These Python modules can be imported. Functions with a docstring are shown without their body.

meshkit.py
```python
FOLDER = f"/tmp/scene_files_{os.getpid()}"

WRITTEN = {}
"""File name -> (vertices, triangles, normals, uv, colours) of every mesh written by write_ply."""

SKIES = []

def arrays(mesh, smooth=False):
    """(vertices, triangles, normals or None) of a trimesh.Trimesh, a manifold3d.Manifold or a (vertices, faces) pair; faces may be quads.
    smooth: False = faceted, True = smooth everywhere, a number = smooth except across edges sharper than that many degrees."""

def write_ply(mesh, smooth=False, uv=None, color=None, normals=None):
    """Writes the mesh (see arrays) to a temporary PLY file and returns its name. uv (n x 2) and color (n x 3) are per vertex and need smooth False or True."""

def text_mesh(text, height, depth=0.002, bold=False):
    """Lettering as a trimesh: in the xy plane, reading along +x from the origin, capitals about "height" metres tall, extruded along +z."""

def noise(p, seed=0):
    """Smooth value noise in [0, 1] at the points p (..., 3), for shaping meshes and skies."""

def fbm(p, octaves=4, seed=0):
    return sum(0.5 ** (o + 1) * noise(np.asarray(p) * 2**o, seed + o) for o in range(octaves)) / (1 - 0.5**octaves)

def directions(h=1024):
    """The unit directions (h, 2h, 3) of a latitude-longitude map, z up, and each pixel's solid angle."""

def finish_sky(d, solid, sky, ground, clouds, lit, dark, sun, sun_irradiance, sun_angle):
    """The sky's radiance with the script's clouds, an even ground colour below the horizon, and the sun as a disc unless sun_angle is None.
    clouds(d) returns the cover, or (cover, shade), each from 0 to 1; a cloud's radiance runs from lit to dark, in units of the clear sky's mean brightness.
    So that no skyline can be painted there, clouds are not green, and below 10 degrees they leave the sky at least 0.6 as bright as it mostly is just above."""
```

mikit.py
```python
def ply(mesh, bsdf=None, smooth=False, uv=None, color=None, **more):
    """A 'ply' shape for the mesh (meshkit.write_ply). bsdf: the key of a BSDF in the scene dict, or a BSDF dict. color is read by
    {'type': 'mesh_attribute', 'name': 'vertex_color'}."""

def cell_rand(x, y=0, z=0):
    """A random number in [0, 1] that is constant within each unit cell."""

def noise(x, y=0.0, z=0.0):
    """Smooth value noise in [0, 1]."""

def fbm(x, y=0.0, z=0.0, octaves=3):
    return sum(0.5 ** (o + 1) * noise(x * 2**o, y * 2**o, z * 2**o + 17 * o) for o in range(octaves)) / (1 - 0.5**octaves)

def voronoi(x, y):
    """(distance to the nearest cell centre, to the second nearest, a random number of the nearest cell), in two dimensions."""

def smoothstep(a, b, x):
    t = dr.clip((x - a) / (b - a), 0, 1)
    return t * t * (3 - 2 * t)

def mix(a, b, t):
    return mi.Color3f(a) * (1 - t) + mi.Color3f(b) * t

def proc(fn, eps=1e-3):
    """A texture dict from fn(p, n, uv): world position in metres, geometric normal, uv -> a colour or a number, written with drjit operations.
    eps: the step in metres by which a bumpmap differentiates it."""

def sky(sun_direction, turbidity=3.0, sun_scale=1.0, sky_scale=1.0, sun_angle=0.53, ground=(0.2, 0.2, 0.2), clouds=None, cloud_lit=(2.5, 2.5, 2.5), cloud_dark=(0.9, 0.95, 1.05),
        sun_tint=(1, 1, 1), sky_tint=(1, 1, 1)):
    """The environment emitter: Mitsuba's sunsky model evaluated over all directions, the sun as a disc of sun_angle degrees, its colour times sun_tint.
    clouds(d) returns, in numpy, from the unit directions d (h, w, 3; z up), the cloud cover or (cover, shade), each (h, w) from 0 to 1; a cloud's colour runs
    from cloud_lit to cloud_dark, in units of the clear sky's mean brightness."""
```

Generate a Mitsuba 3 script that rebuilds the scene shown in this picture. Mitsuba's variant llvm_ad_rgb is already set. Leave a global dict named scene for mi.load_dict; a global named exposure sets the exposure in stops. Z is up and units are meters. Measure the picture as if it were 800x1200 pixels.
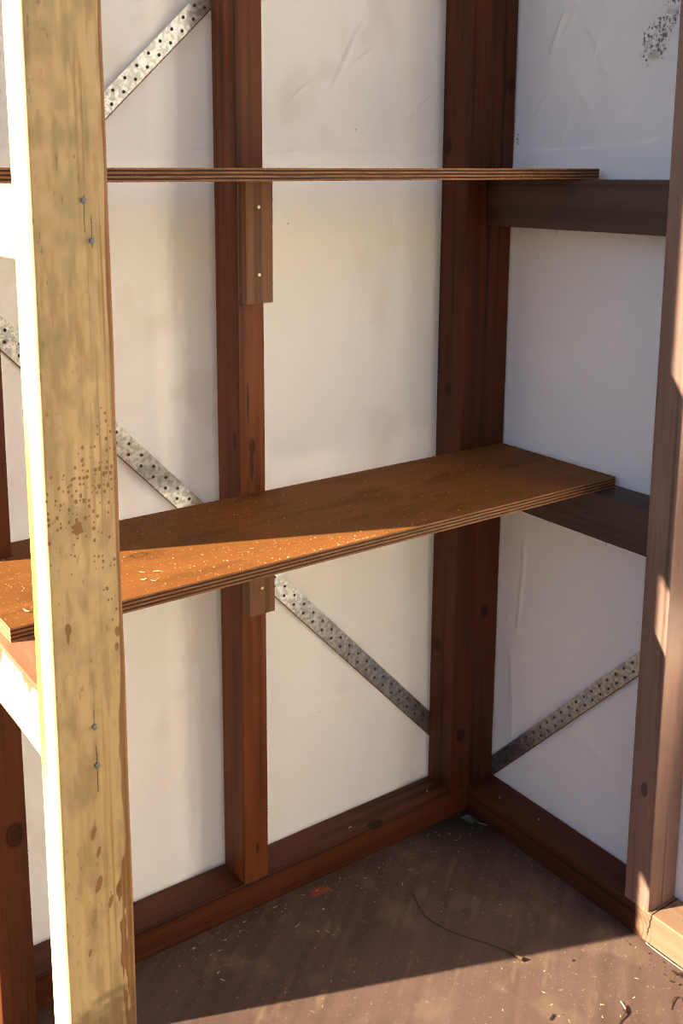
import math, random
import numpy as np, trimesh, shapely
import drjit as dr
import mitsuba as mi
import mikit, meshkit
from mikit import noise, fbm, smoothstep, mix, cell_rand
from shapely.geometry import Polygon, Point

T = mi.ScalarTransform4f
# ---------------------------------------------------------------- camera, sky, exposure
CAM = np.array([-1.2110, -1.2514, 1.1058]); YAW, PITCH = 0.6001, -0.1838
FPX, PPX, PPY = 1205.09, 361.32, 423.79
fwd = np.array([math.cos(PITCH) * math.sin(YAW), math.cos(PITCH) * math.cos(YAW), math.sin(PITCH)])
scene, labels = {}, {}
scene['camera'] = {'type': 'perspective', 'fov_axis': 'x', 'fov': math.degrees(2 * math.atan(400 / FPX)),
    'principal_point_offset_x': (400 - PPX) / 800, 'principal_point_offset_y': (600 - PPY) / 1200,
    'near_clip': 0.01, 'far_clip': 500.0,
    'to_world': T().look_at(origin=CAM.tolist(), target=(CAM + fwd).tolist(), up=[0, 0, 1])}
SUN = (-0.934, 0.357, 0.53)
scene['sky'] = mikit.sky(SUN, turbidity=3.0, sun_scale=10.5, sky_scale=3.1, sky_tint=(0.74, 1.0, 1.42), sun_angle=0.6, ground=(0.16, 0.14, 0.11), sun_tint=(0.87, 1.0, 1.2))
exposure = 0.90

# ---------------------------------------------------------------- measures (metres): x along the back wall, y towards it, z up
D, H = 0.0607, 0.0492                 # timber depth, plate height
XM, WM = -0.5121, 0.0422              # middle stud
YR, WR = -0.3979, 0.0434              # right wall's front stud
C1, C2 = -0.0985, -0.0561             # corner stud faces
ZU, HU, ZL, HL = 1.0932, 0.0728, 0.6446, 0.0687
TS = 0.0150
TOP = 1.98
YP, XP, WP, DP = -0.4515, -0.9294, 0.0672, 0.0454   # front post

# ---------------------------------------------------------------- materials
KNOTS = []       # (u, v, radius, stretch along the grain), in the timbers' own uv

def stain_fn(dark, light, sat=1.0):
    def fn(p, n, uv):
        u, v = uv.x, uv.y
        hit = mi.Float(0); ring = mi.Float(0); w = v
        for ku, kv, r, el in KNOTS:
            du, dv = (u - ku) / el, v - kv
            rr = dr.sqrt(du * du + dv * dv) / r
            g = dr.exp(-rr * rr * 0.35)
            w = w + dv * 0.8 * g
            hit = dr.maximum(hit, smoothstep(1.15, 0.75, rr))
            ring = dr.select(rr < 1.6, rr, ring)
        broad = fbm(u * 2.3, w * 38, 3.1, 2)
        grain = fbm(u * 5.0, w * 240, 7.7, 3)
        fleck = fbm(u * 26, w * 420, 1.3, 2)
        blot = fbm(u * 9, v * 22, 11.0, 3)
        t = dr.clip(0.15 + 0.85 * (0.5 * broad + 0.25 * grain + 0.25 * blot) * 1.5 - 0.28, 0, 1)
        c = mix(dark, light, t)
        c = c * (1 - 0.22 * smoothstep(0.55, 0.85, fleck))
        streak = smoothstep(0.55, 0.85, fbm(u * 1.6, w * 130, 21.0, 2))
        c = c * (1 - 0.45 * streak)
        c = c * (1 - hit * (0.60 - 0.07 * dr.sin(ring * 14)))
        return c
    return fn

def bump_fn(p, n, uv):
    u, v = uv.x, uv.y
    return fbm(u * 6.0, v * 260, 7.7, 3) * 0.7 + 0.5 * fbm(u * 70, v * 300, 2.0, 2)

def bsdf(name, color, rough=0.5, spec=0.4, bump=None, scale=0.0006, eps=1e-3, **kw):
    b = {'type': 'principled', 'base_color': color if isinstance(color, dict) else {'type': 'rgb', 'value': list(color)}, 'roughness': rough, 'specular': spec, **kw}
    if bump is not None:
        b = {'type': 'bumpmap', 'arbitrary': mikit.proc(bump, eps), 'scale': scale, 'nested': b}
    scene[name] = {'type': 'twosided', 'nested': b}

bsdf('lit_timber', mikit.proc(stain_fn((0.036, 0.0105, 0.0040), (0.225, 0.060, 0.0165))), 0.5, 0.18, bump_fn, 0.0005)  # lighter copy of the stained timber: front light put into the middle stud's colour
bsdf('stained_timber', mikit.proc(stain_fn((0.030, 0.0095, 0.0042), (0.130, 0.034, 0.0115))), 0.5, 0.18, bump_fn, 0.0005)
bsdf('sky_tint_pale_timber', mikit.proc(stain_fn((0.115, 0.068, 0.050), (0.31, 0.175, 0.125))), 0.5, 0.35, bump_fn, 0.0005)  # paler, duller stain with the sky's bluish sheen mixed into its colour
bsdf('sky_tint_timber', mikit.proc(stain_fn((0.038, 0.022, 0.017), (0.105, 0.056, 0.040))), 0.5, 0.25, bump_fn, 0.0005)  # sky sheen on the right noggings put into a greyer base colour
bsdf('block_timber', mikit.proc(stain_fn((0.13, 0.062, 0.033), (0.22, 0.108, 0.060))), 0.65, 0.2, bump_fn, 0.0005)

def plate_fn(p, n, uv):
    c = stain_dark(p, n, uv)
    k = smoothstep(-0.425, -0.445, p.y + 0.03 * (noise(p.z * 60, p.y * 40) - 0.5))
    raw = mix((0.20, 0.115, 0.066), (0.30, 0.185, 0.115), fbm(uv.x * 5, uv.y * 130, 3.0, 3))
    # the end grain's rings where the timber was docked
    q = dr.sqrt(dr.square(p.y + 0.405) + dr.square((p.z - 0.016) * 1.0))
    raw = raw * (1 - 0.4 * smoothstep(0.6, 0.9, dr.sin(q * 900)) * smoothstep(-0.452, -0.446, p.y))
    crack = smoothstep(0.0016, 0.0006, dr.abs(p.y + 0.447 + (p.z - 0.045) * 0.16 + 0.0016 * (noise(p.z * 300) - 0.5))) * smoothstep(0.012, 0.018, p.z)
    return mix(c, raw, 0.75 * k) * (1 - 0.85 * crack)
stain_dark = stain_fn((0.030, 0.0095, 0.0042), (0.130, 0.034, 0.0115))
bsdf('right_plate_timber', mikit.proc(plate_fn), 0.6, 0.2, bump_fn, 0.0005)

SPOTS = [(-0.914, 0.717, 0.0030, 0.0055), (-0.9145, 0.711, 0.0015, 0.008), (-0.869, 0.704, 0.0024, 0.0048), (-0.870, 0.690, 0.0019, 0.0042), (-0.899, 0.517, 0.0024, 0.007),
         (-0.895, 0.496, 0.0018, 0.005), (-0.896, 0.463, 0.0028, 0.008), (-0.885, 0.441, 0.0022, 0.006), (-0.876, 0.453, 0.0020, 0.006), (-0.907, 0.397, 0.0014, 0.004),
         (-0.9015, 0.806, 0.0040, 0.006)]

def post_fn(p, n, uv):
    x, z = p.x, p.z
    grain = fbm(z * 3.5, x * 210, uv.y * 5, 3)
    broad = fbm(z * 6, x * 30, 4.0, 3)
    c = mix((0.46, 0.30, 0.12), (0.70, 0.50, 0.235), 0.5 * grain + 0.5 * broad)
    front = dr.select(n.y < -0.5, mi.Float(1), mi.Float(0))
    left = dr.select(n.x < -0.5, mi.Float(1), mi.Float(0))
    # grey weathering and mould in blotches
    blot = fbm(x * 60, z * 38, 9.0, 4)
    c = mix(c, (0.27, 0.19, 0.085), front * 0.42 * smoothstep(0.40, 0.80, blot))
    c = mix(c, (0.20, 0.13, 0.055), front * smoothstep(0.70, 0.86, fbm(x * 330, z * 120, 2.0, 3)) * smoothstep(0.45, 0.70, fbm(x * 30, z * 18, 31.0, 2)) * 0.6)
    c = mix(c, (0.30, 0.19, 0.075), front * 0.5 * smoothstep(0.45, 0.8, fbm(x * 150, z * 30, 14.0, 3)))
    rel = (x - XP) / WP
    # drops of stain in a loose cluster, and single runs
    cl = dr.exp(-dr.square((z - 0.838 + (rel - 0.5) * -0.06) / 0.035)) + 0.6 * dr.exp(-dr.square((z - 0.765) / 0.03)) * smoothstep(0.5, 0.8, rel)
    i, j = dr.floor(x / 0.0036), dr.floor(z / 0.0052)
    cx = (i + 0.3 + 0.4 * cell_rand(i, j, 1)) * 0.0036
    cz = (j + 0.3 + 0.4 * cell_rand(i, j, 2)) * 0.0052
    rr = (0.25 + 0.75 * dr.square(cell_rand(i, j, 3))) * 0.0023
    dd = dr.sqrt(dr.square(x - cx) + dr.square((z - cz) / 1.3))
    on = dr.select(cell_rand(i, j, 4) < 0.62 * cl * (0.55 + 0.6 * rel), smoothstep(rr, rr * 0.6, dd), mi.Float(0))
    for sx, sz, ra, rb in SPOTS:
        s = (x - sx) - (z - sz) * (0.25 if sz < 0.55 else 0.0)
        on = dr.maximum(on, smoothstep(1.15, 0.85, dr.sqrt(dr.square(s / ra) + dr.square((z - sz) / rb)) + 0.25 * (noise(x * 500, z * 500) - 0.5)))
    c = mix(c, (0.25, 0.115, 0.03), front * on * 0.85)
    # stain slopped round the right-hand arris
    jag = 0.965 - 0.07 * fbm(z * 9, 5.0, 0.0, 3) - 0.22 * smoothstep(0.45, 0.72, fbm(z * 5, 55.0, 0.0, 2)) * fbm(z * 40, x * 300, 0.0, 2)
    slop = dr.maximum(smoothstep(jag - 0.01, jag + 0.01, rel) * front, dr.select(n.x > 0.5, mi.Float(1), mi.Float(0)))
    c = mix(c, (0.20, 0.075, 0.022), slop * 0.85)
    runs = smoothstep(0.50, 0.75, fbm(z * 7.0, x * 420, 77.0, 3)) * smoothstep(0.35, 0.8, rel) * front
    c = mix(c, (0.34, 0.18, 0.055), runs * 0.7)
    # orange stain run on the back half of the left face
    lw = (p.y - YP) / DP
    c = mix(c, (0.62, 0.30, 0.06), left * smoothstep(0.60, 0.72, lw + 0.15 * (fbm(z * 14, p.y * 120, 0.0, 2) - 0.5)) * smoothstep(0.93, 0.85, z) * smoothstep(0.52, 0.62, z))
    # splits under and over the nails
    for nx, nz, l0, l1 in ((-0.8845, 1.082, 0.026, 0.004), (-0.8785, 1.049, 0.005, 0.02), (-0.894, 0.620, 0.004, 0.016), (-0.893, 0.582, 0.026, 0.018)):
        c = c * (1 - 0.7 * front * smoothstep(0.0006, 0.0002, dr.abs(x - nx + 0.0006 * (noise(z * 200) - 0.5))) * smoothstep(nz - l0 - 0.001, nz - l0, z) * smoothstep(nz + l1 + 0.001, nz + l1, z))
    # damp foot
    c = mix(c, (0.14, 0.09, 0.04), front * 0.6 * smoothstep(0.352, 0.315, z + 0.07 * (fbm(x * 70, z * 90, 3.0, 4) - 0.5) - 0.2 * (x + 0.885)))
    return c
bsdf('raw_pine', mikit.proc(post_fn), 0.6, 0.3, bump_fn, 0.0005)

def raw_nogging_fn(p, n, uv):
    c = mix((0.55, 0.36, 0.16), (0.76, 0.56, 0.29), fbm(uv.x * 4, uv.y * 150, 1.0, 3))
    lip = 0.0035 + 0.016 * smoothstep(0.45, 0.75, fbm(p.y * 55, 3.0, p.z * 8, 3))
    zt = dr.select(p.z > 0.9, mi.Float(ZU), mi.Float(ZL))
    st = dr.select(n.x < -0.5, smoothstep(zt - lip - 0.001, zt - lip + 0.001, p.z), mi.Float(1))
    brown = mix((0.16, 0.065, 0.03), (0.30, 0.14, 0.07), fbm(uv.x * 8, uv.y * 90, 2.0, 3))
    up = dr.select(p.z > 0.9, mi.Float(0), mi.Float(1))
    return mix(c, brown, st * up)
bsdf('part_stained_pine', mikit.proc(raw_nogging_fn), 0.6, 0.3, bump_fn, 0.0005)

def shelf_fn(z0, warm):
    def fn(p, n, uv):
        x, y, z = p.x, p.y, p.z
        g = fbm(x * 4 + 3.0, y * 75, z0 * 10, 3)
        b = fbm(x * 9, y * 16, 5.0 + z0, 3)
        speck = noise(x * 520, y * 520, 3.0)
        top = mix((0.103, 0.032, 0.0065), (0.21, 0.074, 0.0145), dr.clip(0.45 * g + 0.75 * b - 0.1, 0, 1))
        top = top * (1 - 0.22 * smoothstep(0.56, 0.80, fbm(x * 14, y * 48, 8.0, 3)))
        top = mix(top, (0.50, 0.32, 0.15), 0.35 * smoothstep(0.86, 0.94, speck))
        knot = dr.sqrt(dr.square((x + 0.726) / 0.010) + dr.square((y + 0.188) / 0.006))
        top = top * (1 - 0.45 * smoothstep(0.28, 0.1, dr.abs(knot - 1.0 + 0.4 * (noise(x * 200, y * 200) - 0.5))))
        s = (z - z0) / TS + 0.05 * (fbm(x * 26, y * 26, 0.0, 2) - 0.5)
        k = dr.floor(s * 7)
        even = (k - 2 * dr.floor(k / 2)) < 0.5
        f = fbm((x + y) * 60, z * 900, 4.0, 2)
        edge = dr.select(even, mix((0.13, 0.055, 0.022), (0.28, 0.135, 0.060), f), mix((0.028, 0.011, 0.006), (0.065, 0.025, 0.012), f))
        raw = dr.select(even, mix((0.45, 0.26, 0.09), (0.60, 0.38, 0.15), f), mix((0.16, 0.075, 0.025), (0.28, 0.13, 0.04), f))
        edge = dr.select(n.x < -0.5, raw, edge)  # left end: the sun's yellow put into the ply colour
        return dr.select(dr.abs(n.z) > 0.6, top, edge)
    return fn
bsdf('lower_shelf_ply', mikit.proc(shelf_fn(ZL, 1)), 0.65, 0.15)
bsdf('upper_shelf_ply', mikit.proc(shelf_fn(ZU + 0.0004, 1)), 0.65, 0.15)

def floor_fn(p, n, uv):
    x, y = p.x, p.y
    a, b = x * 0.80 + y * 0.60, -x * 0.60 + y * 0.80
    g = fbm(b * 90, a * 5, 0.0, 3)
    m = fbm(x * 7, y * 7, 2.0, 4)
    c = mix((0.063, 0.037, 0.027), (0.122, 0.073, 0.056), dr.clip(0.55 * g + 0.7 * m - 0.12, 0, 1))
    dust = smoothstep(0.55, 0.8, fbm(x * 22, y * 22, 6.0, 3))
    c = mix(c, (0.20, 0.13, 0.085), 0.25 * dust)
    c = mix(c, (0.24, 0.15, 0.075), 0.22 * smoothstep(0.64, 0.85, fbm(a * 16, b * 60, 1.0, 3)))
    sp = noise(x * 430, y * 430, 9.0)
    c = mix(c, (0.40, 0.28, 0.17), 0.3 * smoothstep(0.90, 0.95, sp))
    red = dr.sqrt(dr.square((x + 0.392) / 0.020) + dr.square((y + 0.084) / 0.011)) + 0.5 * (noise(x * 120, y * 120) - 0.5)
    c = mix(c, (0.30, 0.055, 0.025), 0.6 * smoothstep(1.0, 0.6, red))
    # floor gets darker towards the corner
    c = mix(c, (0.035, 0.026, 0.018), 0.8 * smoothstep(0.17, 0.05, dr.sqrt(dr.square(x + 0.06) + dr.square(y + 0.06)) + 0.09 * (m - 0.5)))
    return c
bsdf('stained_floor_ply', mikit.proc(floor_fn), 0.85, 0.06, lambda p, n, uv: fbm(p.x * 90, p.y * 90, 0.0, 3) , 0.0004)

def wrap_fn(mould):
    def fn(p, n, uv):
        h = p.x + p.y
        c = mix((0.80, 0.765, 0.72), (0.86, 0.83, 0.785), fbm(h * 5, p.z * 5, 0.0, 3))
        c = c * (1 - 0.035 * fbm(h * 900, p.z * 900, 0.0, 1))
        if mould:
            y, z = p.y, p.z
            area = dr.exp(-(dr.square((y + 0.300) / 0.024) + dr.square((z - 1.272) / 0.026))) + 0.85 * dr.exp(-(dr.square((y + 0.336) / 0.024) + dr.square((z - 1.318) / 0.026)))
            area = area + 0.75 * dr.exp(-(dr.square((y + 0.318) / 0.016) + dr.square((z - 1.285) / 0.03))) + 1.0 * dr.exp(-(dr.square((y + 0.063) / 0.006) + dr.square((z - 1.150) / 0.013)))
            f = fbm(y * 210, z * 190, 4.0, 3)
            area = dr.minimum(area, 1.0)
            c = mix(c, (0.42, 0.39, 0.31), 0.55 * smoothstep(0.90, 1.15, 0.5 * area + f))
            for fr, sd in ((0.0060, 1), (0.0032, 5)):
                i, j = dr.floor(y / fr), dr.floor(z / fr)
                cy, cz = (i + 0.25 + 0.5 * cell_rand(i, j, sd)) * fr, (j + 0.25 + 0.5 * cell_rand(i, j, sd + 1)) * fr
                rr = fr * (0.12 + 0.34 * cell_rand(i, j, sd + 2)) * (0.6 + 0.9 * f)
                dd = dr.sqrt(dr.square(y - cy) + dr.square((z - cz) / 1.2))
                on = dr.select(cell_rand(i, j, sd + 3) < 0.55 * smoothstep(0.30, 0.9, area) * smoothstep(0.42, 0.62, fbm(y * 75, z * 75, 21.0, 2)), smoothstep(rr, rr * 0.55, dd), mi.Float(0))
                c = mix(c, (0.11, 0.095, 0.065), 0.9 * on)
            c = mix(c, (0.50, 0.44, 0.31), 0.75 * smoothstep(1.3, 0.4, dr.sqrt(dr.square((y + 0.309) / 0.009) + dr.square((z - 1.262) / 0.007)) + 1.2 * (f - 0.5)))
        else:
            x, z = p.x, p.z
            c = mix(c, (0.60, 0.50, 0.38), 0.25 * smoothstep(0.55, 0.8, fbm(x * 14, z * 10, 12.0, 3)))
            for sx, sz in ((-0.262, 1.166), (-0.385, 1.03), (-0.33, 0.243)):
                c = c * (1 - 0.7 * smoothstep(0.0014, 0.0008, dr.sqrt(dr.square(x - sx) + dr.square(z - sz))))
        return c
    return fn
for key, m in (('wall_wrap', False), ('mouldy_wall_wrap', True)):
    scene[key] = {'type': 'principledthin', 'base_color': mikit.proc(wrap_fn(m)), 'roughness': 0.6, 'diff_trans': 0.07, 'spec_trans': 0.0, 'eta': 1.3}

def zinc_fn(p, n, uv):
    a = fbm(p.x * 220 + p.y * 220, p.z * 220, 0.0, 2)
    b = smoothstep(0.62, 0.70, noise((p.x + p.y) * 700, p.z * 700, 5.0))
    return mix(mix((0.40, 0.40, 0.39), (0.62, 0.62, 0.60), smoothstep(0.3, 0.7, a)), (0.12, 0.11, 0.10), 0.5 * b * smoothstep(0.4, 0.7, fbm(p.x * 20 + p.y * 20, p.z * 20, 0.0, 2)))
bsdf('galvanised_steel', mikit.proc(zinc_fn), 0.36, 0.5, lambda p, n, uv: noise((p.x + p.y) * 300, p.z * 300), 0.00012, metallic=0.9)
bsdf('hole_shade_zinc', (0.07, 0.065, 0.06), 0.5, 0.3)
bsdf('brown_edge', (0.16, 0.06, 0.022), 0.7, 0.2)
bsdf('nail_steel', (0.20, 0.19, 0.18), 0.5, 0.3, metallic=0.5)
bsdf('bright_nail', (0.55, 0.43, 0.32), 0.4, 0.5, metallic=0.5)
bsdf('pale_shaving', (0.55, 0.42, 0.25), 0.7, 0.2)
bsdf('dry_grass', (0.30, 0.25, 0.13), 0.7, 0.2)
bsdf('dark_crumb', (0.03, 0.018, 0.011), 0.8, 0.2)
bsdf('bark', (0.085, 0.042, 0.022), 0.8, 0.2)
bsdf('green_leaf', mikit.proc(lambda p, n, uv: mix((0.03, 0.045, 0.025), (0.07, 0.09, 0.05), fbm(p.x * 160, p.y * 160, 0.0, 2))), 0.5, 0.4)
bsdf('added_roof_sheet', (0.32, 0.30, 0.28), 0.6, 0.3)
bsdf('added_wall_render', (0.46, 0.40, 0.32), 0.8, 0.1)
bsdf('added_fence_dark', (0.06, 0.05, 0.045), 0.8, 0.1)
bsdf('yard', mikit.proc(lambda p, n, uv: mix((0.12, 0.10, 0.065), (0.20, 0.165, 0.12), fbm(p.x * 3, p.y * 3, 0.0, 4))), 0.9, 0.1)

# ---------------------------------------------------------------- helpers
def put(key, mesh, mat, smooth=False, uv=None):
    assert key not in scene, key
    scene[key] = mikit.ply(mesh, mat, smooth=smooth, uv=uv)
    return key

def say(key, label, cat=None, group=None, kind=None):
    labels[key] = {'label': label}
    for k, x in (('category', cat), ('group', group), ('kind', kind)):
        if x: labels[key][k] = x

def timber(axis, lo, hi, uoff, r=0.0022, wave=0.0005, seed=0):
    """A sawn timber with rounded arrises; uv: u along the grain (metres + uoff), v round the section."""
    lo, hi = np.array(lo, float), np.array(hi, float)
    a, b = {0: (1, 2), 1: (0, 2), 2: (0, 1)}[axis]
    L = hi[axis] - lo[axis]
    n = max(2, int(L / 0.02))
    prof, corners = [], [(lo[a] + r, lo[b] + r, 180), (hi[a] - r, lo[b] + r, 270), (hi[a] - r, hi[b] - r, 0), (lo[a] + r, hi[b] - r, 90)]
    for cx, cy, t0 in corners:
        for k in range(4):
            t = math.radians(t0 + 30 * k)
            prof.append((cx + r * math.cos(t), cy + r * math.sin(t)))
    prof = np.array(prof)
    m = len(prof)
    closed = np.vstack([prof, prof[:1]])
    seg = np.r_[0, np.cumsum(np.linalg.norm(np.diff(closed, axis=0), axis=1))]
    us = np.linspace(lo[axis], hi[axis], n + 1)
    V, UV = [], []
    rng = np.random.default_rng(seed + 1)
    for u in us:
        q = closed.copy()
        wob = np.array([meshkit.fbm(np.array([[u * 9, c[0] * 40, c[1] * 40]]), 2, seed)[0] - 0.5 for c in closed])
        cen = prof.mean(0)
        q = q + (q - cen) / np.linalg.norm(q - cen, axis=1, keepdims=True) * wob[:, None] * wave * 2
        row = np.zeros((m + 1, 3)); row[:, axis] = u; row[:, a] = q[:, 0]; row[:, b] = q[:, 1]
        V.append(row); UV.append(np.stack([np.full(m + 1, u + uoff), seg], 1))
    V, UV = np.vstack(V), np.vstack(UV)
    F = []
    for i in range(n):
        for j in range(m):
            p0, p1, p2, p3 = i * (m + 1) + j, i * (m + 1) + j + 1, (i + 1) * (m + 1) + j + 1, (i + 1) * (m + 1) + j
            F += [(p0, p1, p2), (p0, p2, p3)]
    for end, i in ((0, 0), (1, n)):
        base = len(V)
        ring = V[i * (m + 1): i * (m + 1) + m]
        c = ring.mean(0)
        V = np.vstack([V, ring, c])
        UV = np.vstack([UV, np.stack([us[i] + uoff + (ring[:, a] - c[a]) * 0.3, ring[:, b] - lo[b]], 1), [[us[i] + uoff, c[b] - lo[b]]]])
        for j in range(m):
            t = (base + j, base + (j + 1) % m, base + m)
            F.append(t if end else t[::-1])
    F = np.array(F)
    if axis == 1: F = F[:, ::-1]
    return (V, F), UV

def add_timber(key, axis, lo, hi, uoff, mat='stained_timber', seed=0, **kw):
    mesh, uv = timber(axis, lo, hi, uoff, seed=seed, **kw)
    return put(key, trimesh.Trimesh(mesh[0], mesh[1], process=False), mat, True, uv)

def nail_mesh(p, d, r=0.0024, h=0.0009, shank=0.018):
    """Nail at p whose head faces along d."""
    prof = [(0, -shank), (0.0009, -shank + 0.002), (0.0009, -0.0004), (r * 0.9, -0.0004), (r, h * 0.4), (r * 0.9, h * 0.8), (r * 0.45, h), (0, h * 0.85)]
    m = trimesh.creation.revolve(np.array(prof), sections=14)
    m.apply_transform(trimesh.geometry.align_vectors([0, 0, 1], d)); m.apply_translation(p)
    return m

# ---------------------------------------------------------------- setting: yard, floor, wrapped walls, added roof, house wall and fence
def box(lo, hi):
    m = trimesh.creation.box(np.array(hi) - np.array(lo)); m.apply_translation((np.array(hi) + np.array(lo)) / 2); return m
put('ground', box((-60, -60, -0.30), (60, 60, -0.14)), 'yard'); say('ground', 'dry grassy ground outside the open shed', None, None, 'structure')
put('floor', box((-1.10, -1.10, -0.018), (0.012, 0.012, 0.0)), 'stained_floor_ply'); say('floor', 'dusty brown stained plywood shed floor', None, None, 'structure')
put('floor__joist', box((-1.09, -0.06, -0.14), (0.01, -0.015, -0.0185)), 'stained_timber')
for i, y in enumerate((-0.56, -1.08)):
    put(f'floor__joist_{i+1:03d}', box((-1.09, y, -0.14), (0.01, y + 0.045, -0.0185)), 'stained_timber')
put('added_roof', box((-1.0, -0.62, TOP), (0.06, 0.08, TOP + 0.02)), 'added_roof_sheet'); say('added_roof', 'added grey flat roof sheet above the view, shaping the daylight', None, None, 'structure')  # added above the view to hold skylight off the interior

put('added_front_wall', box((-9, -5.2, -0.14), (7, -5.0, 2.9)), 'added_wall_render'); say('added_front_wall', 'added pale house wall out of view, bouncing sunlight into the open shed', None, None, 'structure')  # added out of view to bounce warm sunlight onto the timber fronts
put('added_left_fence', box((-4.6, -5.0, -0.14), (-4.5, 6, 1.1)), 'added_fence_dark'); say('added_left_fence', 'added dark yard fence out of view, cutting low light on the open left side', None, None, 'structure')  # added out of view to cut the low light from the left

def polydist(P, line):
    best = np.full(len(P), 9.0); sg = np.zeros(len(P))
    line = np.array(line)
    for A, B in zip(line[:-1], line[1:]):
        d = B - A; t = np.clip(((P - A) @ d) / (d @ d), 0, 1)
        q = P - A - t[:, None] * d; r = np.hypot(q[:, 0], q[:, 1])
        s = np.sign(d[0] * q[:, 1] - d[1] * q[:, 0])
        sg = np.where(r < best, s, sg); best = np.minimum(best, r)
    return best, sg

def ends(P, line, soft):
    line = np.array(line); t = np.minimum(np.hypot(*(P - line[0]).T), np.hypot(*(P - line[-1]).T))
    return np.clip(t / soft + 0.12, 0, 1)

def sheet(hs, zs, outward):
    """Grid in (h, z) with outward displacement (metres)."""
    Hh, Z = np.meshgrid(hs, zs)
    P = np.stack([Hh.ravel(), Z.ravel()], 1)
    d = outward(P)
    n, m = Hh.shape
    i, j = np.meshgrid(np.arange(n - 1), np.arange(m - 1), indexing='ij')
    a = (i * m + j).ravel()
    F = np.vstack([np.stack([a, a + 1, a + m + 1], 1), np.stack([a, a + m + 1, a + m], 1)])
    return P, d, F

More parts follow.
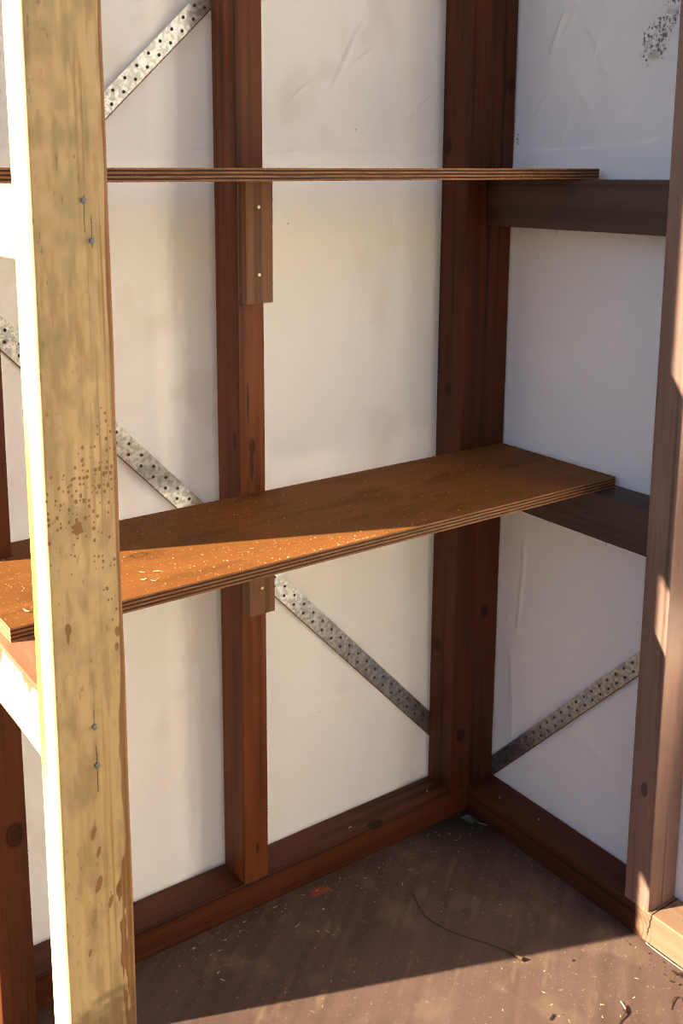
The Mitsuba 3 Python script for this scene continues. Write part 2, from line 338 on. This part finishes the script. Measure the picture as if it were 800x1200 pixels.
SEAM = 1.135
BACK_CREASES = [  # polyline (x, z), height, width
    ([(-0.238, 1.328), (-0.261, 1.306), (-0.276, 1.28), (-0.294, 1.245), (-0.309, 1.216)], 0.0016, 0.006),
    ([(-0.219, 1.291), (-0.256, 1.268), (-0.274, 1.256)], 0.0013, 0.004),
    ([(-0.339, 1.236), (-0.365, 1.218), (-0.384, 1.202)], 0.0013, 0.004),
    ([(-0.098, 1.231), (-0.13, 1.211), (-0.147, 1.179)], 0.0022, 0.0045),
    ([(-0.098, 1.299), (-0.12, 1.268)], 0.002, 0.0045), ([(-0.138, 1.289), (-0.161, 1.262)], 0.0013, 0.005),
    ([(-0.098, 1.15), (-0.111, 1.136)], 0.002, 0.004),
    ([(-0.56, 1.05), (-0.558, 0.85), (-0.554, 0.70)], 0.0016, 0.012), ([(-0.555, 0.5), (-0.552, 0.25), (-0.556, 0.08)], 0.0015, 0.010),
    ([(-0.46, 0.24), (-0.30, 0.255), (-0.14, 0.235)], 0.0022, 0.016), ([(-0.60, 0.85), (-0.565, 0.88), (-0.53, 0.90)], 0.0012, 0.012)]
def back_out(P):
    x, z = P.T
    bays = [(-0.85, XM), (XM + WM, C1)]
    d = np.zeros(len(P))
    for a, b in bays:
        t = np.clip((x - a) / (b - a), 0, 1)
        inside = (x > a) * np.clip((b + 0.040 - x) / 0.022, 0, 1)
        lean = 0.35 + 0.65 * np.clip((z - 0.05) / 0.5, 0, 1)
        s = np.clip((x - (b - 0.085 - 0.014 * meshkit.noise(np.stack([z * 3, 0 * z, 0 * z], 1), 4))) / 0.055, 0, 1)
        d += inside * (0.006 * np.sin(math.pi * t) ** 0.8 * np.clip((z - H) / 0.12, 0, 1) + 0.013 * lean * s * s * (3 - 2 * s))
    q = np.stack([x * 5, z * 3.4, 0 * x], 1)
    loose = np.clip(np.minimum.reduce([np.abs(x - XM - WM / 2) - WM / 2, np.abs(x - C1) , z - H]) / 0.05, 0, 1)
    d += loose * 0.010 * (meshkit.fbm(q + 7, 2, 3) - 0.42)
    d += loose * 0.004 * (meshkit.fbm(np.stack([x * 14, z * 6, 0 * x], 1), 2, 9) - 0.5)
    for line, h, w in BACK_CREASES:
        r, s = polydist(P, line)
        d -= 1.5 * h * np.exp(-(r / (0.75 * w)) ** 2) * ends(P, line, 0.03)
    d += 0.0008 / (1 + np.exp(-(z - SEAM) / 0.0006))
    return np.maximum(d, -0.0002) + 0.0022
hs = np.r_[np.linspace(-1.10, -0.90, 20), np.linspace(-0.897, -0.70, 60), np.linspace(-0.697, 0.012, 400)]
zs = np.r_[-0.016, np.linspace(0.0, 1.10, 330), np.linspace(1.1016, 1.40, 185), np.linspace(1.45, TOP - 0.002, 8)]
P, d, F = sheet(hs, zs, back_out)
put('wall_back', trimesh.Trimesh(np.stack([P[:, 0], d, P[:, 1]], 1), F, process=False), 'wall_wrap', True)
say('wall_back', 'cream white building wrap stretched behind the back wall studs', None, None, 'structure')

RIGHT_CREASES = [
    ([(-0.234, 1.34), (-0.22, 1.314), (-0.208, 1.272), (-0.188, 1.23), (-0.167, 1.192), (-0.146, 1.138)], 0.0018, 0.0034),
    ([(-0.153, 1.35), (-0.13, 1.295), (-0.12, 1.273)], 0.0018, 0.005), ([(-0.176, 1.346), (-0.143, 1.297), (-0.118, 1.267)], 0.0014, 0.005),
    ([(-0.14, 1.236), (-0.11, 1.208), (-0.097, 1.182)], 0.0011, 0.005),
    ([(-0.182, 1.323), (-0.209, 1.288), (-0.22, 1.253), (-0.253, 1.23)], 0.0014, 0.009),
    ([(-0.255, 1.174), (-0.257, 1.158)], 0.0012, 0.003), ([(-0.16, 1.24), (-0.20, 1.20), (-0.21, 1.18)], 0.0012, 0.008),
    ([(-0.29, 1.20), (-0.275, 1.18), (-0.262, 1.165)], 0.0009, 0.006),
    ([(-0.111, 0.507), (-0.111, 0.462), (-0.102, 0.329)], 0.0014, 0.005), ([(-0.09, 0.30), (-0.10, 0.20), (-0.10, 0.12)], 0.0012, 0.008),
    ([(-0.18, 0.21), (-0.27, 0.20), (-0.33, 0.17)], 0.0012, 0.012)]
FOLD = np.array([(0.1, 1.137), (-0.061, 1.137), (-0.146, 1.138), (-0.259, 1.14), (-0.305, 1.144), (-0.334, 1.155), (-0.353, 1.165), (-0.40, 1.185), (-0.6, 1.17), (-1.2, 1.15)])
def right_out(P):
    y, z = P.T
    t = np.clip((y + 0.40) / (0.40 - D), 0, 1)
    d = 0.0065 * np.sin(math.pi * t) ** 0.8 * np.clip((z - H) / 0.12, 0, 1) * np.clip(np.abs(z - (ZL - HL / 2)) / 0.09, 0, 1) * np.clip(np.abs(z - (ZU - HU / 2)) / 0.09, 0, 1)
    loose = np.clip(np.minimum.reduce([np.abs(y - YR + WR / 2) - WR / 2, -y - D, z - H, np.abs(z - (ZL - HL / 2)) - HL / 2, np.abs(z - (ZU - HU / 2)) - HU / 2]) / 0.05, 0, 1)
    d += loose * 0.009 * (meshkit.fbm(np.stack([y * 6, z * 4, 0 * y + 3], 1), 3, 5) - 0.45)
    for line, h, w in RIGHT_CREASES:
        r, s = polydist(P, line)
        d -= 1.5 * h * np.exp(-(r / (0.75 * w)) ** 2) * ends(P, line, 0.03)
    f = np.interp(-y, -FOLD[:, 0], FOLD[:, 1])
    d += 0.0010 / (1 + np.exp(-(z - f) / 0.0006)) + 0.0016 * np.clip((-y - 0.28) / 0.05, 0, 1) * np.clip((y + 0.4) / 0.03, 0, 1) / (1 + np.exp(-(z - f) / 0.0012))
    return np.maximum(d, -0.0002) + 0.0022
ys = np.r_[np.linspace(-1.10, -0.48, 30), np.linspace(-0.478, 0.012, 300)]
P, d, F = sheet(ys, zs, right_out)
put('wall_right', trimesh.Trimesh(np.stack([d, P[:, 0], P[:, 1]], 1), F[:, ::-1], process=False), 'mouldy_wall_wrap', True)
say('wall_right', 'white building wrap on the right wall with mould spots near the top', None, None, 'structure')

# ---------------------------------------------------------------- frame timbers
per = lambda w, dd: 2 * (w + dd)
KNOTS += [(10.735, per(WM, D) - 0.014, 0.0045, 3.0), (10.726, 0.022, 0.0052, 2.6), (10.700, 0.021, 0.0030, 8.0), (10.79, 0.016, 0.0020, 15), (10.101, 0.024, 0.003, 3),
          (20.305, per(C1 * -1 + C2, D) - 0.047, 0.0085, 1.4), (20.757, per(0.0424, D) - 0.034, 0.008, 1.3), (21.143, per(0.0424, D) - 0.049, 0.0085, 1.8), (20.151, 0.020, 0.0095, 1.3),
          (30.365, 0.026, 0.009, 1.3), (31.237, 0.046, 0.007, 2.2),
          (40.235, per(D, WR) - 0.022, 0.006, 2.0), (50.30, 0.03, 0.012, 1.5), (49.2, 0.14, 0.008, 2.0), (59.74, 0.165, 0.010, 1.5)]

s = add_timber('wall_stud', 2, (XM, -D, H), (XM + WM, 0, TOP), 10, 'lit_timber', seed=1)
say(s, 'reddish brown stained stud standing in the middle of the back wall', 'stud')
s = add_timber('wall_stud_001', 2, (C1, -D, H), (C2 - 0.0003, 0, TOP), 20, seed=2)
say(s, 'brown stained stud with round knots, left one of the pair in the far corner', 'stud')
s = add_timber('wall_stud_002', 2, (C2 + 0.0003, -D + 0.0015, H), (0, 0, TOP), 30, seed=3)
say(s, 'darker stained stud against the right wall wrap, right one of the corner pair', 'stud')
s = add_timber('wall_stud_003', 2, (-D, YR - WR, H), (0, YR, TOP), 40, 'sky_tint_pale_timber', seed=4)
say(s, 'brown stained stud at the right edge with sunlit strips on its edge', 'stud')
s = add_timber('wall_stud_004', 2, (-0.895, -0.106, 0), (-0.850, -D - 0.0004, TOP), 50, seed=5)
say(s, 'dark brown stained stud at the left edge of the view, behind the pale post', 'stud')
s = add_timber('bottom_plate', 0, (-1.09, -D, 0), (0, 0, H), 60, seed=6)
say(s, 'brown stained timber plate lying on the floor along the back wall', 'wall plate')
s = add_timber('bottom_plate_001', 1, (-D, -1.10, 0), (0, -D - 0.0004, H), 70, 'right_plate_timber', seed=7)
say(s, 'brown stained timber plate along the right wall, its near end in sunlight', 'wall plate')

s = add_timber('nogging', 1, (C2, YR + 0.0003, ZU - HU), (0, -D - 0.0003, ZU), 80, 'sky_tint_timber', seed=8)
say(s, 'dark brown nogging across the right wall under the upper shelf', 'nogging')
s = add_timber('nogging_001', 1, (C2, YR + 0.0003, ZL - HL), (0, -D - 0.0003, ZL), 90, 'sky_tint_timber', seed=9)
say(s, 'dark brown nogging across the right wall under the lower shelf', 'nogging')
s = add_timber('nogging_002', 1, (XP + 0.0026, YP + DP + 0.0003, ZU - 0.061), (XP + 0.0476, -0.1063, ZU), 100, 'part_stained_pine', seed=10)
say(s, 'sunlit raw pine nogging behind the post under the left end of the upper shelf', 'nogging')
s = add_timber('nogging_003', 1, (XP + 0.0026, YP + DP + 0.0003, ZL - 0.0687), (XP + 0.0476, -0.1063, ZL), 110, 'part_stained_pine', seed=11)
say(s, 'sunlit pine nogging with drips of brown stain under the lower shelf end', 'nogging')

def splinters(key, pts, seed):
    rng = np.random.default_rng(seed)
    for i, (p, L) in enumerate(pts):
        c = trimesh.creation.cone(0.0009, L, sections=5); c.apply_transform(trimesh.transformations.rotation_matrix(math.pi + rng.uniform(-.5, .5), [1, 0, 0])); c.apply_translation(p)
        k = f'{key}__splinter' + (f'_{i:03d}' if i else '')
        put(k, c, 'stained_timber')
splinters('nogging', [((C2 + 0.001, -0.205, ZU - HU + 0.0015), 0.007)], 1)
splinters('nogging_001', [((C2 + 0.001, y, ZL - HL + 0.0015), L) for y, L in ((-0.215, 0.006), (-0.325, 0.007), (-0.345, 0.004), (-0.29, 0.003), (-0.18, 0.003))], 2)

# front post with its nails
s = add_timber('front_post', 2, (XP, YP, 0.0), (XP + WP, YP + DP, TOP), 120, 'raw_pine', r=0.0032, wave=0.0008, seed=12)
say(s, 'unstained pale pine post with brown stain drips standing in the foreground at left', 'post')
for i, (x, z) in enumerate(((-0.885, 1.082), (-0.879, 1.049), (-0.894, 0.620), (-0.893, 0.582))):
    k = put('front_post__nail' + (f'_{i:03d}' if i else ''), nail_mesh((x, YP - 0.0004, z), (0.1, -1, 0.15), 0.0026, 0.0016), 'nail_steel', 30)
    if not i: say(k, 'grey steel nail head')

# packing blocks under the shelves
BT, BW = 0.0234, 0.0425
for key, z0, z1, lab, nz in (('shelf_block', 0.9304, ZU, 'short brown block nailed on the middle stud under the upper shelf', (1.0585, 0.969)),
                             ('shelf_block_001', 0.4868, ZL - 0.0003, 'short brown block nailed on the middle stud under the lower shelf', (0.526,))):
    add_timber(key, 2, (XM, -D - BT, z0), (XM + BW, -D - 0.0005, z1), 130 + 7 * len(nz), 'block_timber', r=0.0014, seed=13)
    say(key, lab, 'wood block')
    for i, z in enumerate(nz):
        put(f'{key}__nail' + (f'_{i:03d}' if i else ''), nail_mesh((XM + 0.020, -D - BT - 0.0003, z), (0, -1, 0), 0.0025, 0.0011), 'bright_nail', 30)

# ---------------------------------------------------------------- plywood shelves, notched round the left stud
def shelf(key, z0, yf, x0, x1, mat):
    yb = -D - 0.001
    pl = Polygon([(x0, yf), (x1, yf), (x1, yb), (-0.8485, yb), (-0.8485, -0.1075), (x0, -0.1075)])
    m = trimesh.creation.extrude_polygon(pl.buffer(-0.0006).buffer(0.0006, quad_segs=2), TS, engine='earcut')
    m.apply_translation((0, 0, z0))
    return put(key, m, mat)
shelf('shelf', ZL, -0.2983, -0.9167, -0.0076, 'lower_shelf_ply')
say('shelf', 'lower brown plywood shelf with layered edge, crossed by a triangle of sunlight', 'shelf')
shelf('shelf_001', ZU + 0.0004, -0.2430, -0.9167, -0.0125, 'upper_shelf_ply')
say('shelf_001', 'upper plywood shelf seen edge on at eye level', 'shelf')

# ---------------------------------------------------------------- punched steel strap braces
def strap(key, A, B, width, place, label, rows=0.0056, step=0.026, shift=0.010, edge=True, off=0.006):
    """Flat strap from A to B in a wall plane (h, z); place(h, z, depth) -> xyz."""
    A, B = np.array(A), np.array(B)
    d = (B - A) / np.linalg.norm(B - A); nrm = np.array([-d[1], d[0]]); L = np.linalg.norm(B - A)
    holes = [(o, r) for r, sh in ((rows, 0.0), (-rows, shift)) for o in np.arange(off + sh, L - 0.004, step)]
    poly = Polygon([(0, -width / 2), (L, -width / 2), (L, width / 2), (0, width / 2)]).difference(shapely.union_all([Point(o, r).buffer(0.0018, quad_segs=2) for o, r in holes]))
    body = trimesh.creation.extrude_polygon(poly, 0.0009, engine='earcut')
    lips = []
    for o, r in holes:   # burr round each punched hole, closed by a cup coloured dark as its shade
        ring = trimesh.creation.revolve(np.array([(0.0, 0.0009), (0.0015, 0.0009), (0.0018, 0.0), (0.0024, -0.0001), (0.0019, -0.0012), (0.0015, -0.0012), (0.0011, 0.0006), (0.0, 0.0006)]), sections=8)
        ring.apply_translation((o, r, 0.0001)); lips.append(ring)
    for k, m, mat in ((key, body, 'galvanised_steel'), (key + '__hole_burr', trimesh.util.concatenate(lips), 'hole_shade_zinc')):
        v = m.vertices.copy(); hz = A + v[:, :1] * d + v[:, 1:2] * nrm
        put(k, trimesh.Trimesh(place(hz[:, 0], hz[:, 1], v[:, 2] + 0.0004), m.faces, process=False), mat)
    labels[key + '__hole_burr'] = {'label': 'raised burrs round punched nail holes, with their shade painted dark', 'kind': 'stuff'}
    say(key, label, 'strap brace')
    if edge:
        side = -1 if nrm[1] > 0 else 1
        e = trimesh.creation.box((L, 0.0014, 0.0012)); e.apply_translation((L / 2, side * (width / 2 + 0.0007), 0.0006))
        v = e.vertices.copy(); hz = A + v[:, :1] * d + v[:, 1:2] * nrm
        put(key + '__edge', trimesh.Trimesh(place(hz[:, 0], hz[:, 1], v[:, 2] + 0.0004), e.faces, process=False), 'brown_edge')  # thin brown strip along the strap's lower edge
        labels[key + '__edge'] = {'label': 'brown lower edge'}
on_back = lambda h, z, q: np.stack([h, q, z], 1)
on_right = lambda h, z, q: np.stack([q, h, z], 1)
strap('brace_strap', (-0.070, 0.122), (-0.878, 0.975), 0.0305, on_back, 'long galvanised punched strap descending to the right across the back wall')
strap('brace_strap_001', (-0.878, 0.988), (-0.46, 1.383), 0.0245, on_back, 'galvanised punched strap rising to the right at the top left of the back wall', step=0.0235)
strap('brace_strap_002', (-0.030, 0.034), (-0.44, 0.478), 0.0265, on_right, 'dull galvanised punched strap on the right wall, low behind the right stud', step=0.0215, shift=0.008)

# ---------------------------------------------------------------- what lies about: twigs, leaf, shavings, sawdust
def tube(pts, radii, n=6, sub=6):
    pts = np.array(pts, float)
    t = np.linspace(0, len(pts) - 1, (len(pts) - 1) * sub + 1)
    from scipy.interpolate import CubicSpline
    q = CubicSpline(np.arange(len(pts)), pts)(t); r = np.interp(t, np.arange(len(pts)), radii)
    tan = np.gradient(q, axis=0); tan /= np.linalg.norm(tan, axis=1, keepdims=True)
    a = np.cross(tan, [0, 0, 1.0]); a /= np.linalg.norm(a, axis=1, keepdims=True) + 1e-9; b = np.cross(a, tan)
    ang = np.arange(n) * 2 * math.pi / n
    V = (q[:, None] + r[:, None, None] * (np.cos(ang)[None, :, None] * a[:, None] + np.sin(ang)[None, :, None] * b[:, None])).reshape(-1, 3)
    F = []
    for i in range(len(q) - 1):
        for j in range(n):
            k = (j + 1) % n
            F += [(i * n + j, i * n + k, (i + 1) * n + k), (i * n + j, (i + 1) * n + k, (i + 1) * n + j)]
    m = trimesh.Trimesh(V, np.array(F), process=False)
    for i0 in (0, (len(q) - 1) * n):
        c = trimesh.Trimesh(np.vstack([V[i0:i0 + n], V[i0:i0 + n].mean(0)]), [(j, (j + 1) % n, n) for j in range(n)], process=False)
        m = trimesh.util.concatenate([m, c])
    return m
put('twig', tube([(-0.275, -0.164, 0.0013), (-0.285, -0.196, 0.0013), (-0.291, -0.232, 0.0013), (-0.274, -0.279, 0.0013), (-0.251, -0.318, 0.0013), (-0.239, -0.346, 0.0014), (-0.236, -0.366, 0.0040)], [.0005, .0006, .0007, .0007, .0008, .0010, .0028]), 'bark', True)
say('twig', 'long thin curved twig lying in the shadow on the floor', 'twig')
put('twig_001', tube([(-0.214, -0.516, 0.0012), (-0.200, -0.511, 0.003), (-0.190, -0.508, 0.0036), (-0.180, -0.500, 0.0018)], [.0007, .0012, .0011, .0006]), 'bark', True)
say('twig_001', 'short bent twig on the sunlit floor beside a pale straw', 'twig')
put('twig_002', tube([(-0.135, -0.539, 0.0010), (-0.124, -0.532, 0.0022), (-0.114, -0.530, 0.0024), (-0.106, -0.534, 0.001)], [.0005, .0008, .0008, .0005]), 'bark', True)
say('twig_002', 'small arched twig on the sunlit floor at the right edge', 'twig')
put('straw', tube([(-0.187, -0.507, 0.0012), (-0.183, -0.500, 0.0014), (-0.180, -0.492, 0.0012)], [.0009, .001, .0009]), 'pale_shaving', True)
say('straw', 'pale straw on the sunlit floor beside the bent twig', 'straw')
put('straw_001', tube([(-0.0625, -0.442, 0.0012), (-0.0640, -0.462, 0.0014), (-0.0640, -0.485, 0.0013), (-0.0635, -0.505, 0.0012)], [.0008, .001, .001, .0007]), 'pale_shaving', True)
say('straw_001', 'long pale straw along the foot of the sunlit right plate', 'straw')

def leaf_mesh():
    n, m = 13, 7
    V = []
    for i in range(n):
        t = i / (n - 1); w = 0.0095 * math.sin(math.pi * min(1, t ** 0.75)) ** 0.9 + 0.0003
        for j in range(m):
            s = j / (m - 1) * 2 - 1
            V.append((t * 0.032, s * w, 0.004 * t + 0.003 * s * s + 0.002 * math.sin(t * 7 + s * 2)))
    F = []
    for i in range(n - 1):
        for j in range(m - 1):
            a = i * m + j
            F += [(a, a + m, a + m + 1), (a, a + m + 1, a + 1)]
    return trimesh.Trimesh(V, F, process=False)
lf = leaf_mesh()
R = trimesh.transformations.rotation_matrix(2.3, [0, 0, 1]); R[:3, 3] = (-0.070, -0.100, 0.002)
lf.apply_transform(R)
put('leaf', lf, 'green_leaf', True); put('leaf__stalk', tube([(-0.070, -0.100, 0.0028), (-0.062, -0.110, 0.0014), (-0.058, -0.114, 0.0011)], [.0005, .0005, .0005]), 'dry_grass', True)
say('leaf', 'small greenish leaf lying in the dark floor corner', 'leaf')

def shaving(L, w, curl, seed):
    rng = np.random.default_rng(seed); n = 6
    V, F = [], []
    for i in range(n + 1):
        t = i / n; a = curl * (t - 0.5)
        x = L * (t - 0.5) if abs(curl) < 0.1 else L / curl * math.sin(a); z = 0.0 if abs(curl) < 0.1 else L / curl * (1 - math.cos(a))
        hw = w / 2 * (0.6 + 0.4 * math.sin(math.pi * t))
        for s in (-1, 1):
            for h in (0, 0.0003):
                V.append((x, s * hw + 0.15 * z, z + h))
    for i in range(n):
        a = i * 4
        for p, q in ((0, 2), (2, 3), (3, 1), (1, 0)):
            F += [(a + p, a + q, a + q + 4), (a + p, a + q + 4, a + p + 4)]
    F += [(0, 1, 3), (0, 3, 2), (n * 4, n * 4 + 2, n * 4 + 3), (n * 4, n * 4 + 3, n * 4 + 1)]
    m = trimesh.Trimesh(V, F, process=False); m.apply_translation((0, 0, -m.bounds[0][2] + 0.0003))
    return m
KINDS = [shaving(L, w, c, i) for i, (L, w, c) in enumerate(((0.010, 0.0020, 1.4), (0.0075, 0.0016, 0.6), (0.012, 0.0014, -0.9), (0.006, 0.0026, 1.0)))]
PLY = [mikit.ply(k, 'pale_shaving') for k in KINDS]
def place_shaving(i, x, y, z, ang, label, group, scale=1.0):
    k = 'wood_shaving' + (f'_{i:03d}' if i else '')
    scene[k] = {**PLY[i % 4], 'to_world': T().translate([x, y, z]).rotate([0, 0, 1], ang).scale(scale)}
    say(k, label, 'wood shaving', group)
rng = random.Random(5)
n = 0
for x, y, sc in ((-0.889, -0.268, 1.1), (-0.746, -0.239, .9), (-0.731, -0.249, 1.0), (-0.754, -0.260, 1.1), (-0.746, -0.269, .8), (-0.605, -0.245, .7)):
    place_shaving(n, x, y, ZL + TS, rng.uniform(0, 180), 'pale wood shaving on the sunlit part of the lower shelf', 'shavings on the sunlit shelf', sc); n += 1
for _ in range(34):     # gathered along the foot of the back plate
    x = rng.uniform(-0.62, -0.12); y = -D - 0.012 - abs(rng.gauss(0, 0.035))
    place_shaving(n, x, y, 0, rng.uniform(0, 180), 'pale wood shaving in the shade along the back plate', 'shavings along the back plate', rng.uniform(.40, .68)); n += 1
for _ in range(16):
    x = rng.uniform(-0.56, -0.10); y = min(-0.30, -0.179 - 0.3817 * (x + 0.697) - rng.uniform(0.01, 0.16))
    if y < -0.60: continue
    place_shaving(n, x, y, 0, rng.uniform(0, 180), 'pale wood shaving on the sunlit part of the floor', 'shavings on the sunlit floor', rng.uniform(.35, .6)); n += 1
for x, y in ((-0.300, -0.040), (-0.130, -0.035), (-0.04, -0.12), (-0.03, -0.20)):
    place_shaving(n, x, y, H, rng.uniform(0, 180), 'pale wood shaving lying on top of a stained wall plate', 'shavings on the wall plates', .7); n += 1

def crumbs(pts, lo, hi, seed, flat=0.5, long=1.8):
    r = np.random.default_rng(seed); ms = []
    base = trimesh.creation.box((1, 1, 1)); V0 = np.array(base.vertices); F0 = np.array(base.faces)
    VV, FF = [], []
    for i, (x, y, z) in enumerate(pts):
        s = lo + (hi - lo) * r.random() ** 2.5; a = r.uniform(0, math.pi)
        v = V0 * [s * r.uniform(1, long), s * 0.7, s * flat] * (1 + 0.3 * r.standard_normal((8, 1)) * 0.5)
        v = v @ np.array([[math.cos(a), math.sin(a), 0], [-math.sin(a), math.cos(a), 0], [0, 0, 1]])
        v[:, 2] -= v[:, 2].min() - 0.00005
        VV.append(v + [x, y, z]); FF.append(F0 + 8 * i)
    return trimesh.Trimesh(np.vstack(VV), np.vstack(FF), process=False)
g = np.random.default_rng(11)
pts = [(g.uniform(-0.90, -0.02), g.uniform(-0.29, -0.07), ZL + TS) for _ in range(200)]
pts = [p for p in pts if not (p[0] < -0.845 and p[1] > -0.11) and meshkit.noise(np.array([p[0] * 9, p[1] * 9, 0])) > 0.35]
pts += [(g.uniform(-0.91, -0.45), 0, ZL + TS) for _ in range(240)]
pts = [(x, y if y else max(-0.294, -0.126 - 0.375 * (x + 0.857) - g.uniform(0.0, 0.13)), z) for x, y, z in pts]
put('sawdust', crumbs(pts, 0.0004, 0.0013, 1), 'pale_shaving'); say('sawdust', 'fine pale sawdust scattered over the lower shelf', 'sawdust', None, 'stuff')
pts = [(g.uniform(-0.80, -0.07), g.uniform(-0.62, -0.07), 0) for _ in range(300)] + [(g.uniform(-0.60, -0.10), -D - 0.008 - abs(g.normal(0, 0.04)), 0) for _ in range(200)]
pts += [(-D - 0.006 - abs(g.normal(0, 0.03)), g.uniform(-0.45, -0.08), 0) for _ in range(50)]
put('sawdust_001', crumbs(pts, 0.0004, 0.0014, 2, long=3.0), 'dry_grass'); say('sawdust_001', 'pale specks of sawdust and dry grass scattered over the floor', 'sawdust', None, 'stuff')
pts = [(-D - 0.008 - abs(g.normal(0, 0.02)), g.uniform(-0.54, -0.42), 0) for _ in range(26)] + [(g.uniform(-0.45, -0.10), g.uniform(-0.60, -0.40), 0) for _ in range(14)]
put('dirt', crumbs(pts, 0.001, 0.004, 3, long=3.0), 'dark_crumb'); say('dirt', 'dark crumbs of dirt beside the sunlit right plate', 'dirt', None, 'stuff')
